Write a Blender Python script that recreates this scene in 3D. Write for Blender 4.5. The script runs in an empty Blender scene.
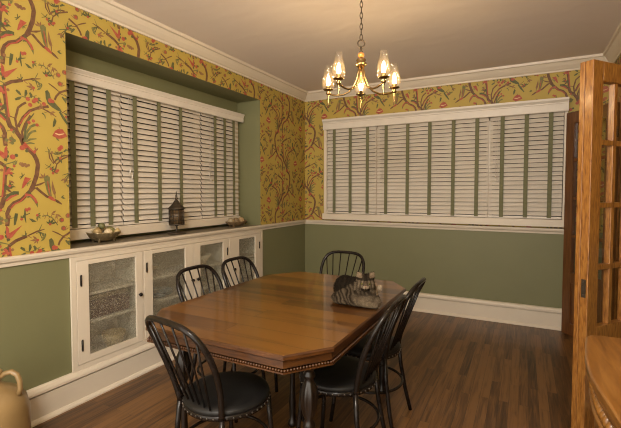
import bpy, bmesh, math, random
from mathutils import Vector, Matrix, Euler, noise
PI = math.pi
SC = bpy.context.scene
COL = SC.collection
random.seed(7)

# ------------------------------------------------------------------ camera, world, lights, exposure
CAM = Vector((2.5135, -4.6317, 1.35))
cam = bpy.data.cameras.new('camera'); camo = bpy.data.objects.new('camera', cam); COL.objects.link(camo)
cam.sensor_fit = 'HORIZONTAL'; cam.sensor_width = 36.0
cam.lens = 406.33/621*36.0
cam.shift_x = -0.5/621; cam.shift_y = -5.5/621
cam.clip_start = 0.02; cam.clip_end = 60
camo.location = CAM
camo.rotation_euler = (PI/2 + math.radians(-2.3026), 0, math.radians(27.6315))
SC.camera = camo
SC.cycles.transparent_max_bounces = 32
SC.cycles.filter_width = 1.1

w = bpy.data.worlds.new('world'); SC.world = w; w.use_nodes = True
bg = w.node_tree.nodes['Background']
bg.inputs[0].default_value = (1.0, 0.90, 0.77, 1); bg.inputs[1].default_value = 3.2

def area(name, loc, target, size, power, col):
    l = bpy.data.lights.new(name, 'AREA'); l.shape = 'DISK'; l.size = size; l.energy = power; l.color = col
    o = bpy.data.objects.new(name, l); COL.objects.link(o); o.location = loc
    o.rotation_euler = (Vector(target)-Vector(loc)).to_track_quat('-Z', 'Y').to_euler()
    return o
area('added_fill_light', (2.2, -5.15, 2.45), (1.2, -2.2, 0.9), 0.7, 85, (1.0, 0.91, 0.80))  # unseen light added behind the camera, standing in for the adjoining room's light

SC.view_settings.view_transform = 'Standard'; SC.view_settings.look = 'None'
SC.view_settings.gamma = 1.0; SC.view_settings.use_curve_mapping = False
SC.view_settings.exposure = 0.0
BULB = 330.0

# ------------------------------------------------------------------ mesh builder
def frame_axes(d):
    d = d.normalized()
    a = Vector((0,0,1)) if abs(d.z) < .9 else Vector((1,0,0))
    u = d.cross(a).normalized(); return u, d.cross(u).normalized()

class MB:
    def __init__(s): s.v=[]; s.f=[]; s.m=[]; s.sm=[]
    def face(s, pts, mi=0, sm=False):
        n=len(s.v); s.v += [tuple(p) for p in pts]; s.f.append(tuple(range(n, n+len(pts)))); s.m.append(mi); s.sm.append(sm)
    def box(s, x0,x1,y0,y1,z0,z1, mi=0, M=None, sides=None):
        P=[Vector(p) for p in ((x0,y0,z0),(x1,y0,z0),(x1,y1,z0),(x0,y1,z0),(x0,y0,z1),(x1,y0,z1),(x1,y1,z1),(x0,y1,z1))]
        if M is not None: P=[M@p for p in P]
        n=len(s.v); s.v += [tuple(p) for p in P]
        F={'z0':(0,3,2,1),'z1':(4,5,6,7),'y0':(0,1,5,4),'x1':(1,2,6,5),'y1':(2,3,7,6),'x0':(3,0,4,7)}
        for k,f in F.items():
            s.f.append(tuple(n+i for i in f)); s.m.append(sides.get(k,mi) if sides else mi); s.sm.append(False)
        return s
    def tube(s, pts, r, seg=10, closed=False, caps=True, mi=0):
        pts=[Vector(p) for p in pts]; N=len(pts)
        rr=[r]*N if not hasattr(r,'__len__') else r
        d0=(pts[1]-pts[0]); u,vv=frame_axes(d0); rings=[]
        for i in range(N):
            if closed: d=pts[(i+1)%N]-pts[i-1]
            else: d=pts[min(i+1,N-1)]-pts[max(i-1,0)]
            d.normalize()
            u=(u-d*u.dot(d)).normalized(); b=d.cross(u)
            n=len(s.v)
            for k in range(seg):
                a=2*PI*k/seg; s.v.append(tuple(pts[i]+(u*math.cos(a)+b*math.sin(a))*rr[i]))
            rings.append(n)
        L = N if closed else N-1
        for i in range(L):
            a,b2=rings[i],rings[(i+1)%N]
            for k in range(seg):
                k2=(k+1)%seg; s.f.append((a+k,a+k2,b2+k2,b2+k)); s.m.append(mi); s.sm.append(True)
        if caps and not closed:
            s.f.append(tuple(rings[0]+k for k in reversed(range(seg)))); s.m.append(mi); s.sm.append(False)
            s.f.append(tuple(rings[-1]+k for k in range(seg))); s.m.append(mi); s.sm.append(False)
        return s
    def lathe(s, prof, c=(0,0,0), seg=24, mi=0, M=None, flute=0, fr=None):
        c=Vector(c); rings=[]
        for r,z in prof:
            n=len(s.v)
            for k in range(seg):
                a=2*PI*k/seg; q=r
                if flute and fr and fr[0]<z<fr[1]: q=r*(1+flute*math.cos(8*a))
                p=Vector((q*math.cos(a),q*math.sin(a),z))
                if M is not None: p=M@p
                s.v.append(tuple(p+c))
            rings.append(n)
        for a,b in zip(rings[:-1],rings[1:]):
            for k in range(seg):
                k2=(k+1)%seg; s.f.append((a+k,a+k2,b+k2,b+k)); s.m.append(mi); s.sm.append(True)
        if prof[0][0]>1e-5: s.f.append(tuple(rings[0]+k for k in reversed(range(seg)))); s.m.append(mi); s.sm.append(False)
        if prof[-1][0]>1e-5: s.f.append(tuple(rings[-1]+k for k in range(seg))); s.m.append(mi); s.sm.append(False)
        return s
    def ball(s, c, r, seg=12, rz=None, mi=0, M=None):
        n=max(5,seg//2); rz=rz or r
        return s.lathe([(max(r*math.sin(PI*i/n),1e-4), -rz*math.cos(PI*i/n)) for i in range(n+1)], c, seg, mi, M)
    def prism(s, poly, z0, z1, mi=0, inset=0.0):
        n=len(s.v); N=len(poly)
        s.v += [(x,y,z0) for x,y in poly]+[(x,y,z1) for x,y in poly]
        for k in range(N):
            k2=(k+1)%N; s.f.append((n+k,n+k2,n+N+k2,n+N+k)); s.m.append(mi); s.sm.append(False)
        s.f.append(tuple(n+k for k in reversed(range(N)))); s.m.append(mi); s.sm.append(False)
        s.f.append(tuple(n+N+k for k in range(N))); s.m.append(mi); s.sm.append(False)
        return s
    def sweep(s, prof, p0, p1, out, mi=0):
        """extrude a (depth,z) profile from p0 to p1; out = unit vector away from the wall"""
        p0=Vector(p0); p1=Vector(p1); out=Vector(out); N=len(prof); n=len(s.v)
        for p in (p0,p1):
            for d,z in prof: s.v.append(tuple(p+out*d+Vector((0,0,z))))
        for k in range(N):
            k2=(k+1)%N; s.f.append((n+k,n+k2,n+N+k2,n+N+k)); s.m.append(mi); s.sm.append(False)
        s.f.append(tuple(n+k for k in range(N))); s.m.append(mi); s.sm.append(False)
        s.f.append(tuple(n+N+k for k in reversed(range(N)))); s.m.append(mi); s.sm.append(False)
        return s
    def build(s, name, mats, parent=None, bevel=0, seg=2, fix=True, label=None):
        me=bpy.data.meshes.new(name); me.from_pydata(s.v,[],s.f)
        if not isinstance(mats,(list,tuple)): mats=[mats]
        for m in mats: me.materials.append(m)
        me.polygons.foreach_set('material_index', s.m); me.polygons.foreach_set('use_smooth', s.sm)
        if fix:
            b=bmesh.new(); b.from_mesh(me); bmesh.ops.recalc_face_normals(b, faces=b.faces); b.to_mesh(me); b.free()
        me.update()
        o=bpy.data.objects.new(name, me); COL.objects.link(o)
        if parent is not None: o.parent=parent
        if bevel:
            m=o.modifiers.new('bevel','BEVEL'); m.width=bevel; m.segments=seg; m.limit_method='ANGLE'; m.angle_limit=math.radians(40)
        if label: o['label']=label
        return o

def tag(o, label, cat, group=None, kind=None):
    o['label']=label; o['category']=cat
    if group: o['group']=group
    if kind: o['kind']=kind
    return o
def thing(name, label, cat, loc=(0,0,0), rz=0, group=None):
    o=bpy.data.objects.new(name,None); o.empty_display_size=.05; COL.objects.link(o); o.location=loc; o.rotation_euler=(0,0,rz)
    return tag(o,label,cat,group)
def struct(o): o['kind']='structure'; return o
def copy_tree(o, parent=None):
    c=o.copy(); COL.objects.link(c)
    if parent is not None: c.parent=parent
    for ch in list(o.children): copy_tree(ch, c)
    return c

# ------------------------------------------------------------------ materials
def mat(name, base=(.5,.5,.5), rough=.5, metal=0, spec=.5, coat=0, **kw):
    m=bpy.data.materials.new(name); m.use_nodes=True
    p=m.node_tree.nodes['Principled BSDF']
    p.inputs['Base Color'].default_value=(*base,1); p.inputs['Roughness'].default_value=rough
    p.inputs['Metallic'].default_value=metal; p.inputs['Specular IOR Level'].default_value=spec
    p.inputs['Coat Weight'].default_value=coat
    return m
def nd(m, t, **kw):
    n=m.node_tree.nodes.new(t)
    for k,v in kw.items():
        if k in n.inputs: n.inputs[k].default_value=v
        else: setattr(n,k,v)
    return n
def lk(m,a,b): m.node_tree.links.new(a,b)
def P(m): return m.node_tree.nodes['Principled BSDF']
def ramp(m, stops):
    n=nd(m,'ShaderNodeValToRGB'); e=n.color_ramp.elements
    while len(e)<len(stops): e.new(.5)
    for el,(pos,c) in zip(e,stops): el.position=pos; el.color=(*c,1)
    return n
def coords(m, scale=(1,1,1), rot=(0,0,0)):
    tc=nd(m,'ShaderNodeTexCoord'); mp=nd(m,'ShaderNodeMapping')
    mp.inputs['Scale'].default_value=scale; mp.inputs['Rotation'].default_value=rot
    lk(m,tc.outputs['Object'],mp.inputs['Vector']); return mp.outputs[0]
def mottled(name, a, b, scale=6, rough=.6, bump=.0, bscale=80, detail=3, coat=0, metal=0, vec=(1,1,1), spec=.5):
    m=mat(name,a,rough,metal,spec,coat); v=coords(m,vec)
    n=nd(m,'ShaderNodeTexNoise',Scale=scale,Detail=detail); lk(m,v,n.inputs['Vector'])
    r=ramp(m,[(.3,a),(.7,b)]); lk(m,n.outputs[0],r.inputs[0]); lk(m,r.outputs[0],P(m).inputs['Base Color'])
    if bump:
        n2=nd(m,'ShaderNodeTexNoise',Scale=bscale,Detail=4.0); lk(m,v,n2.inputs['Vector'])
        bp=nd(m,'ShaderNodeBump',Strength=bump,Distance=.01); lk(m,n2.outputs[0],bp.inputs['Height']); lk(m,bp.outputs[0],P(m).inputs['Normal'])
    return m
def grain(name, stops, stretch=(1,12,12), scale=4, rough=.35, coat=.2, croughness=.15, bump=.05):
    m=mat(name,stops[0][1],rough,0,.5,coat); P(m).inputs['Coat Roughness'].default_value=croughness
    v=coords(m,stretch)
    n=nd(m,'ShaderNodeTexNoise',Scale=scale,Detail=6.0,Distortion=.6); lk(m,v,n.inputs['Vector'])
    r=ramp(m,stops); lk(m,n.outputs[0],r.inputs[0]); lk(m,r.outputs[0],P(m).inputs['Base Color'])
    bp=nd(m,'ShaderNodeBump',Strength=bump,Distance=.004); lk(m,n.outputs[0],bp.inputs['Height']); lk(m,bp.outputs[0],P(m).inputs['Normal'])
    return m
def planks(name, along, width, length, cols, gap, rough, coat, gstretch, mortar=.012):
    """boards along 'x' or 'y' with a tone of their own each and a streaky grain"""
    m=mat(name,cols[0],rough,0,.5,coat); P(m).inputs['Coat Roughness'].default_value=.05
    tc=nd(m,'ShaderNodeTexCoord'); sp=nd(m,'ShaderNodeSeparateXYZ'); cb=nd(m,'ShaderNodeCombineXYZ')
    lk(m,tc.outputs['Object'],sp.inputs[0])
    a,b=('X','Y') if along=='x' else ('Y','X')
    lk(m,sp.outputs[a],cb.inputs['X']); lk(m,sp.outputs[b],cb.inputs['Y'])
    br=nd(m,'ShaderNodeTexBrick'); br.inputs['Scale'].default_value=1
    br.inputs['Brick Width'].default_value=length; br.inputs['Row Height'].default_value=width
    br.inputs['Mortar Size'].default_value=mortar*width; br.inputs['Mortar Smooth'].default_value=.1
    br.inputs['Color1'].default_value=(0,0,0,1); br.inputs['Color2'].default_value=(1,1,1,1); br.inputs['Mortar'].default_value=(.5,.5,.5,1)
    br.offset=.37; br.squash=1
    lk(m,cb.outputs[0],br.inputs['Vector'])
    mp=nd(m,'ShaderNodeMapping'); mp.inputs['Scale'].default_value=gstretch; lk(m,cb.outputs[0],mp.inputs['Vector'])
    ad=nd(m,'ShaderNodeVectorMath',operation='ADD'); lk(m,mp.outputs[0],ad.inputs[0])
    sc=nd(m,'ShaderNodeVectorMath',operation='SCALE'); sc.inputs['Scale'].default_value=7.0; lk(m,br.outputs['Color'],sc.inputs[0]); lk(m,sc.outputs[0],ad.inputs[1])
    n=nd(m,'ShaderNodeTexNoise',Scale=1.0,Detail=6.0,Distortion=.8); lk(m,ad.outputs[0],n.inputs['Vector'])
    mx=nd(m,'ShaderNodeMath',operation='MULTIPLY_ADD'); mx.inputs[1].default_value=.32; lk(m,br.outputs['Color'],mx.inputs[0])
    mm=nd(m,'ShaderNodeMath',operation='MULTIPLY'); mm.inputs[1].default_value=.95; lk(m,n.outputs[0],mm.inputs[0]); lk(m,mm.outputs[0],mx.inputs[2])
    r=ramp(m,[(.33,cols[0]),(.54,cols[1]),(.78,cols[2])]); lk(m,mx.outputs[0],r.inputs[0])
    mix=nd(m,'ShaderNodeMixRGB'); lk(m,br.outputs['Fac'],mix.inputs[0]); lk(m,r.outputs[0],mix.inputs[1]); mix.inputs[2].default_value=(*gap,1)
    lk(m,mix.outputs[0],P(m).inputs['Base Color'])
    bp=nd(m,'ShaderNodeBump',Strength=.25,Distance=.002,invert=True); lk(m,br.outputs['Fac'],bp.inputs['Height']); lk(m,bp.outputs[0],P(m).inputs['Normal'])
    return m

GREEN=(.174,.172,.083); YELLOW=(.43,.312,.062)
M={}
M['green']=mottled('olive_green_paint',GREEN,tuple(c*1.06 for c in GREEN),3,.55,.03,150)
M['yellow']=mottled('yellow_wallpaper',YELLOW,tuple(c*1.08 for c in YELLOW),5,.6)
M['wp_b']=mottled('wallpaper_branch',(.10,.045,.022),(.19,.088,.042),40,.6)
M['wp_r']=mottled('wallpaper_red',(.34,.055,.035),(.42,.11,.06),40,.6)
M['wp_g']=mottled('wallpaper_green',(.12,.125,.04),(.20,.175,.06),40,.6)
M['wp_k']=mottled('wallpaper_dark_green',(.06,.075,.03),(.13,.12,.045),40,.6)
M['wp_m']=mottled('wallpaper_tan',(.20,.09,.04),(.28,.15,.06),40,.6)
M['wp_y']=mat('wallpaper_cream',(.7,.5,.25),.6)
M['white']=mottled('warm_white_trim_paint',(.66,.58,.47),(.70,.62,.50),4,.4,.02,60)
M['blind']=mottled('cream_blind_slat_paint',(.66,.60,.515),(.70,.64,.555),8,.4)
M['tape']=mottled('green_cloth_tape',(.135,.135,.065),(.17,.165,.085),60,.8)
M['ceiling']=mat('swirled_ceiling_plaster',(.76,.68,.63),.8)
m=M['ceiling']; v=coords(m,(1,1,1))
n=nd(m,'ShaderNodeTexWave',wave_type='RINGS',Scale=2.2,Distortion=9.0,Detail=3.0); n.inputs['Detail Scale'].default_value=1.2; lk(m,v,n.inputs['Vector'])
bp=nd(m,'ShaderNodeBump',Strength=.10,Distance=.01); lk(m,n.outputs['Fac'],bp.inputs['Height']); lk(m,bp.outputs[0],P(m).inputs['Normal'])
M['floor']=planks('brown_oak_strip_floor','y',.057,.75,((.038,.016,.005),(.095,.041,.012),(.185,.085,.025)),(.015,.007,.003),.42,.15,(3,55,1))
M['table']=planks('amber_table_wood','x',.125,2.4,((.020,.006,.0012),(.068,.023,.003),(.165,.066,.009)),(.02,.007,.002),.38,.75,(1.6,13,1),.010)
M['tableedge']=grain('amber_table_edge_wood',[(.3,(.035,.012,.004)),(.7,(.085,.030,.006))],(3,3,20),4,.35,.2)
M['legwood']=grain('dark_turned_leg_wood',[(.3,(.004,.0025,.0015)),(.7,(.013,.007,.004))],(12,12,2),5,.32,.0)
M['oak']=grain('golden_oak',[(.30,(.15,.052,.010)),(.52,(.31,.13,.026)),(.75,(.42,.20,.048))],(22,22,3.2),5,.32,.25)
M['oakside']=grain('golden_oak_board',[(.25,(.12,.046,.009)),(.55,(.215,.092,.018)),(.8,(.29,.14,.033))],(14,1.5,14),4,.3,.35)
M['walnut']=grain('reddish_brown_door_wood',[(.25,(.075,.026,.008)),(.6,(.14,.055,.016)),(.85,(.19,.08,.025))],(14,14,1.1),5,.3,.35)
M['black']=mottled('black_painted_metal',(.008,.006,.005),(.014,.010,.008),30,.24,spec=.28)
M['vinyl']=mottled('black_vinyl',(.008,.0075,.007),(.013,.012,.011),20,.45,.08,220,spec=.3)
M['stud']=mat('dark_steel_nailhead',(.16,.14,.12),.3,1)
M['brass']=mottled('aged_brass',(.30,.20,.085),(.44,.30,.14),30,.25,metal=1)
M['iron']=mottled('dark_antique_iron',(.05,.04,.03),(.10,.075,.05),40,.45,metal=.6)
M['darkmetal']=mat('dark_bronze_hardware',(.03,.025,.02),.35,.7)
M['amber']=mat('amber_ball_finish',(.50,.20,.05),.2,0,.5,.5)
M['stoneware']=mottled('tan_stoneware_glaze',(.225,.145,.058),(.29,.19,.08),8,.35,.03,60,coat=.4)
M['shelfgrey']=mottled('dark_olive_brown_counter',(.13,.105,.068),(.19,.155,.10),14,.45)
M['cabin']=mottled('cabinet_interior_paint',(.54,.50,.41),(.60,.55,.45),5,.6)
M['night']=mat('dark_night_window_glass',(.006,.006,.007),.05,0,.5)
m=mat('clear_glass'); M['glass']=m
nt=m.node_tree; nt.nodes.remove(P(m)); t=nd(m,'ShaderNodeBsdfTransparent'); g=nd(m,'ShaderNodeBsdfGlossy',Roughness=.03); lw=nd(m,'ShaderNodeLayerWeight',Blend=.5); pw_=nd(m,'ShaderNodeMath',operation='POWER'); pw_.inputs[1].default_value=4.0; lk(m,lw.outputs['Facing'],pw_.inputs[0]); fr=nd(m,'ShaderNodeMath',operation='MULTIPLY_ADD'); fr.inputs[1].default_value=.5; fr.inputs[2].default_value=.05; lk(m,pw_.outputs[0],fr.inputs[0]); mx=nd(m,'ShaderNodeMixShader')
lk(m,fr.outputs[0],mx.inputs[0]); lk(m,t.outputs[0],mx.inputs[1]); lk(m,g.outputs[0],mx.inputs[2]); lk(m,mx.outputs[0],nt.nodes['Material Output'].inputs[0])
ms=mat('chimney_glass'); M['chimney']=ms
nt=ms.node_tree; nt.nodes.remove(P(ms)); t=nd(ms,'ShaderNodeBsdfTransparent'); g=nd(ms,'ShaderNodeBsdfGlossy',Roughness=.04); tl=nd(ms,'ShaderNodeBsdfTranslucent',Color=(1,.80,.52,1)); lw=nd(ms,'ShaderNodeLayerWeight',Blend=.5)
pw_=nd(ms,'ShaderNodeMath',operation='POWER'); pw_.inputs[1].default_value=3.0; lk(ms,lw.outputs['Facing'],pw_.inputs[0]); fr=nd(ms,'ShaderNodeMath',operation='MULTIPLY_ADD'); fr.inputs[1].default_value=.5; fr.inputs[2].default_value=.05; lk(ms,pw_.outputs[0],fr.inputs[0])
ma=nd(ms,'ShaderNodeMixShader'); ma.inputs[0].default_value=.006; lk(ms,t.outputs[0],ma.inputs[1]); lk(ms,tl.outputs[0],ma.inputs[2])
mb_=nd(ms,'ShaderNodeMixShader'); lk(ms,fr.outputs[0],mb_.inputs[0]); lk(ms,ma.outputs[0],mb_.inputs[1]); lk(ms,g.outputs[0],mb_.inputs[2]); lk(ms,mb_.outputs[0],nt.nodes['Material Output'].inputs[0])
m=mat('hammered_cabinet_glass'); M['hammered']=m
nt=m.node_tree; nt.nodes.remove(P(m)); t=nd(m,'ShaderNodeBsdfTransparent',Color=(.97,.98,.96,1)); g=nd(m,'ShaderNodeBsdfGlossy',Roughness=.18); df=nd(m,'ShaderNodeBsdfDiffuse',Color=(.66,.60,.47,1))
v=coords(m); n=nd(m,'ShaderNodeTexNoise',Scale=62.0,Detail=2.0,Distortion=1.5); lk(m,v,n.inputs['Vector'])
bp=nd(m,'ShaderNodeBump',Strength=.8,Distance=.01); lk(m,n.outputs[0],bp.inputs['Height']); lk(m,bp.outputs[0],g.inputs['Normal']); lk(m,bp.outputs[0],df.inputs['Normal'])
r=ramp(m,[(.36,(.01,.01,.01)),(.70,(.28,.28,.28))]); lk(m,n.outputs[0],r.inputs[0])
m1=nd(m,'ShaderNodeMixShader'); m2=nd(m,'ShaderNodeMixShader'); m2.inputs[0].default_value=.12
lk(m,r.outputs[0],m1.inputs[0]); lk(m,t.outputs[0],m1.inputs[1]); lk(m,df.outputs[0],m1.inputs[2])
lk(m,m1.outputs[0],m2.inputs[1]); lk(m,g.outputs[0],m2.inputs[2]); lk(m,m2.outputs[0],nt.nodes['Material Output'].inputs[0])
m=mat('lit_candle_bulb',(1,.8,.5),.3); M['bulb']=m
P(m).inputs['Emission Color'].default_value=(1,.70,.36,1); P(m).inputs['Emission Strength'].default_value=BULB

# ------------------------------------------------------------------ room shell
CEIL=2.61; RX=3.216; SY=-5.5; HX=4.9
RY0,RY1,RTOP,RD=-3.085,-1.005,2.333,-.30           # recess in the left wall
OY0,OY1,OTOP=-1.56,-.46,2.13                       # opening in the right wall
RAIL0,RAIL1=.9405,.9953
fl=MB(); fl.box(-.4,HX,SY,.1,-.08,0); struct(fl.build('floor',M['floor']))
ce=MB(); ce.box(-.4,HX,SY,.1,CEIL,CEIL+.08); struct(ce.build('ceiling',M['ceiling']))

WP="sb20,12,361,26,314,55,291,82,251,90,222,116,197,145,168,160,137,166,108,158,50,138,-9,123,-40|sb15,96,579,39,558,6,535,-3,509,6,468,10,409,17,362|sr7,6,527,13,469,17,411,23,363|sr7,95,234,123,200,152,171|sb8,94,578,151,601,194,611|sb10,146,867,175,876,203,890|sb17,145,862,109,825,74,788,34,769,11,743,0,713,2,676,-2,643|sr6,100,813,68,779,33,761,16,739|sb12,153,856,181,830,211,804,243,793|sr18,221,803,240,792,260,777|sb13,256,786,274,773,299,756|sb8,258,827,260,792|pg0,196,916,213,929,231,922,231,888,236,843,240,803,227,796,213,830,203,878|sr6,217,895,224,845,231,812|pm0,244,904,254,866,266,823,251,816,239,855|sb7,240,1065,255,1018,274,999,308,1033,364,1060|sb8,274,999,265,964,247,937|sg6,279,1069,259,1072|sg6,317,1039,320,1064|pr0,94,916,126,909,108,887,84,854,74,849,82,884|sm5,95,907,86,860|sm5,100,906,112,894|sk7,81,919,78,940|sk7,81,919,93,934|sk7,81,919,64,914|sk7,81,919,69,903|sg7,104,878,128,897|sg7,104,878,122,877|sg7,104,878,106,865|sk7,354,951,306,934|sk7,354,951,320,915|sk7,354,951,319,885|sk7,354,951,342,980|sk7,354,951,365,1006|sk7,354,951,389,991|sk7,354,951,395,956|sm6,313,886,354,948|sk6,229,980,206,994|sk6,229,980,208,969|sk6,229,980,241,979|sk6,229,980,241,1002|dr7,250,944|dr7,271,955|dr7,279,962|pg0,85,821,121,825,144,802,159,767,159,739,143,768,123,798,95,805|sr11,91,817,123,812,144,790,154,765|sk16,-4,792,15,814,35,826,60,825|sr11,-5,781,20,805,52,816|sb10,0,857,11,839,25,828|dr7,16,954|dr7,24,935|dr7,9,940|dg6,31,956|sb6,69,990,89,987|dm7,82,990|dm7,97,988|dm7,115,984|pk0,37,713,53,710,49,684,40,649,30,644,31,679|sg7,41,699,38,660|sg7,12,685,34,688|sk8,90,735,87,695,93,656|sk8,88,698,115,709|dr8,99,729|dr8,111,734|sr7,90,740,102,716|pk0,109,679,127,676,151,658,127,657|sg5,182,688,209,693,240,675,271,629|sm6,193,691,190,703|sm6,204,692,195,671|sm6,212,691,213,711|sm6,226,683,217,672|sm6,234,677,235,694|sm6,246,666,234,656|sm6,254,658,258,682|sm6,262,645,254,643|sm6,265,640,276,663|dm13,295,659|dm13,334,684|dm13,305,608|dr7,298,659|dr7,336,685|dr7,306,607|pr0,-8,647,5,629,7,603,-3,573,-10,598|pr0,4,602,74,644,44,610,19,579,2,570|sg6,-9,631,0,596,-1,563|sk7,89,582,68,588|sk7,89,582,87,611|sk7,89,582,97,598|sk7,163,597,146,588|sk7,163,597,173,583|sk7,163,597,201,578|sk7,163,597,178,555|sm7,99,582,122,565|sg7,163,606,180,642|sk13,61,518,75,507,84,495|sk13,111,529,112,511,106,491|sk13,55,464,74,475,86,484|sk13,132,519,139,505,139,490|sg6,86,490,117,485,169,510|dr10,120,480|dr10,152,473|dr10,165,485|dr10,132,449|sb10,58,319,53,357,63,397,69,422,90,443,111,459|sb7,-18,380,18,370,50,362|sb13,66,314,91,368,128,414,177,441,235,459|sr6,77,333,104,384,137,418|sb8,203,439,231,429,279,404|pk0,217,546,230,555,242,540,248,512,273,487,302,459,314,437,284,444,255,457,229,476,219,506|dr12,245,495|dr9,259,493|sm8,249,471,284,456|sk15,299,438,325,400,355,355|sb10,272,505,280,527,304,557,352,582|sb7,238,596,270,579,304,557|sk12,316,532,328,519,340,500|sb6,305,550,353,536|sb7,314,434,352,465|sm8,312,594,324,621|sm8,312,594,294,617|sm8,312,594,336,609|pk0,268,397,279,380,269,349,255,338,258,371|sk11,197,414,209,405|sg10,210,405,216,385|sg6,208,422,225,419|sk7,152,404,119,356,100,308|dr8,123,348|dr8,147,360|dr8,167,340|sg6,124,322,151,343,184,334|dr10,208,468|sb10,93,228,86,289,103,336,133,389|sg10,95,234,112,295,134,327,167,344|sg10,100,237,123,282,139,298,161,305|sg10,105,235,127,252,162,260|sg10,105,224,127,232,151,230|sb10,75,254,59,308,56,357|sk9,98,234,102,302,119,350|dr12,84,200|dr12,100,212|dk7,107,184|dr7,150,185|pr0,251,287,266,318,287,335,314,335,329,315,342,294,310,278,286,273,265,282|sy7,269,304,292,299,323,309|sg6,291,346,302,329|sb7,228,207,233,154,252,125|sb7,252,122,273,145,313,172,345,178|sb6,304,171,311,199|sg6,231,189,220,218|sg6,231,189,240,211|sg6,231,189,251,191|sg6,231,189,208,190|dr11,292,213|dr11,303,224|dm7,248,188|sk10,317,197,333,211,345,209|dg8,7,235|dg8,29,246|dg8,44,237|dg8,34,222|dm7,-9,255|dm7,4,221|sg6,11,285,26,289|dr12,34,145|dk8,7,170|dk8,7,148|dk8,-1,129|dk8,53,155|sg7,11,181,4,115|sg6,-13,98,41,118,51,127|dm8,74,109|dm8,84,101|dm8,102,99|dm7,-21,70|dr7,10,66|dr7,2,52"
WPI={'b':2,'r':3,'g':4,'k':5,'m':6,'y':7}
WPL={'b':.0006,'m':.0009,'g':.0012,'k':.0015,'r':.0018,'y':.0022}
def wp_polys():
    out=[]
    for it in WP.split('|'):
        t,c=it[0],it[1]; a=it[2:].split(','); wd=int(a[0])/1000*1.22; q=[int(x)/1000 for x in a[1:]]
        pts=[Vector((q[i],q[i+1])) for i in range(0,len(q),2)]
        if t=='p': out.append((c,pts))
        elif t=='d': out.append((c,[pts[0]+Vector((math.cos(k*PI/4),math.sin(k*PI/4)))*wd for k in range(8)]))
        else:
            L=[];Rr=[]; N=len(pts)
            for i,p in enumerate(pts):
                d=(pts[min(i+1,N-1)]-pts[max(i-1,0)]).normalized(); nn=Vector((-d.y,d.x))
                f=.5 if (N>3 or 0<i<N-1) else .32
                if N<=3 and i==N-1: f=.2
                L.append(p+nn*wd*f); Rr.append(p-nn*wd*f)
            for i in range(N-1): out.append((c,[L[i],Rr[i],Rr[i+1],L[i+1]]))
    return out
WPP=wp_polys()
rw=random.Random(11)
for k in range(34):                                  # small leaf sprays between the branches
    x,y=rw.uniform(.0,.37),rw.uniform(0,.88); a=rw.uniform(0,6.3); c0=rw.choice('gkmk')
    for j in range(rw.choice((2,3,4))):
        b=a+(j-1)*.75; L=rw.uniform(.022,.042); d_=Vector((math.cos(b),math.sin(b))); n_=Vector((-d_.y,d_.x)); o_=Vector((x,y))
        WPP.append((c0,[o_,o_+d_*L*.5+n_*L*.17,o_+d_*L,o_+d_*L*.5-n_*L*.17]))
    if rw.random()<.35: WPP.append(('r',[Vector((x,y))+Vector((math.cos(q*PI/4),math.sin(q*PI/4)))*.008 for q in range(8)]))
def clip(poly,u0,u1,v0,v1):
    for ax,lim,sg in ((0,u0,1),(0,u1,-1),(1,v0,1),(1,v1,-1)):
        out=[]
        for i in range(len(poly)):
            a,b=poly[i-1],poly[i]; da=sg*(a[ax]-lim); db=sg*(b[ax]-lim)
            if da>=0 and db>=0: out.append(b)
            elif da>=0>db: out.append(a+(b-a)*(da/(da-db)))
            elif da<0<=db: out.append(a+(b-a)*(da/(da-db))); out.append(b)
        poly=out
        if len(poly)<3: return None
    return poly
TU,TV=.72,.88
def paper(mb, rects, to3d, u_org, v_org):
    """print the branch-and-bird pattern on the wallpapered rectangles of a wall"""
    for (u0,u1,v0,v1) in rects:
        for iu in range(math.floor((u0-u_org)/TU)-1, math.ceil((u1-u_org)/TU)+1):
            for half in (0,1):
                for iv in range(math.floor((v0-v_org)/TV)-2, math.ceil((v1-v_org)/TV)+2):
                    ou=u_org+iu*TU; ov=v_org+iv*TV+(.44 if half else 0)
                    if ou>u1+.1 or ou+TU<u0-.1: continue
                    for c,pts in WPP:
                        pp=[Vector((ou+(p.x if not half else TU-p.x), ov+p.y)) for p in pts]
                        if max(p.x for p in pp)<u0 or min(p.x for p in pp)>u1 or max(p.y for p in pp)<v0 or min(p.y for p in pp)>v1: continue
                        cp=clip(pp,u0,u1,v0,v1)
                        if cp: mb.face([to3d(p.x,p.y,WPL[c]+(len(mb.f)%97)*2.4e-6) for p in cp], WPI[c])
WMATS=[M['green'],M['yellow'],M['wp_b'],M['wp_r'],M['wp_g'],M['wp_k'],M['wp_m'],M['wp_y']]

# left wall with its deep window recess and cabinet niche
wl=MB(); X0=-.40; Z1=.97
wl.box(X0,0,SY,RY0,0,Z1)
wl.box(X0,0,SY,RY0,Z1,CEIL,1,sides={'y1':0})
wl.box(X0,0,RY0,RY1,RTOP,CEIL,1,sides={'z0':0})
wl.box(X0,0,RY1,0,0,Z1); wl.box(X0,0,RY1,0,Z1,CEIL,1,sides={'y0':0})
wl.box(X0,RD,RY0,RY1,0,RTOP)
wl.box(RD,0,RY0,RY1,0,.20)
paper(wl,[(SY,RY0,Z1,2.52),(RY0,RY1,RTOP,2.52),(RY1,0,Z1,2.52)],lambda u,v,d:(d,u,v),-3.43,1.4)
struct(wl.build('wall_left',WMATS,fix=False))
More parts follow.
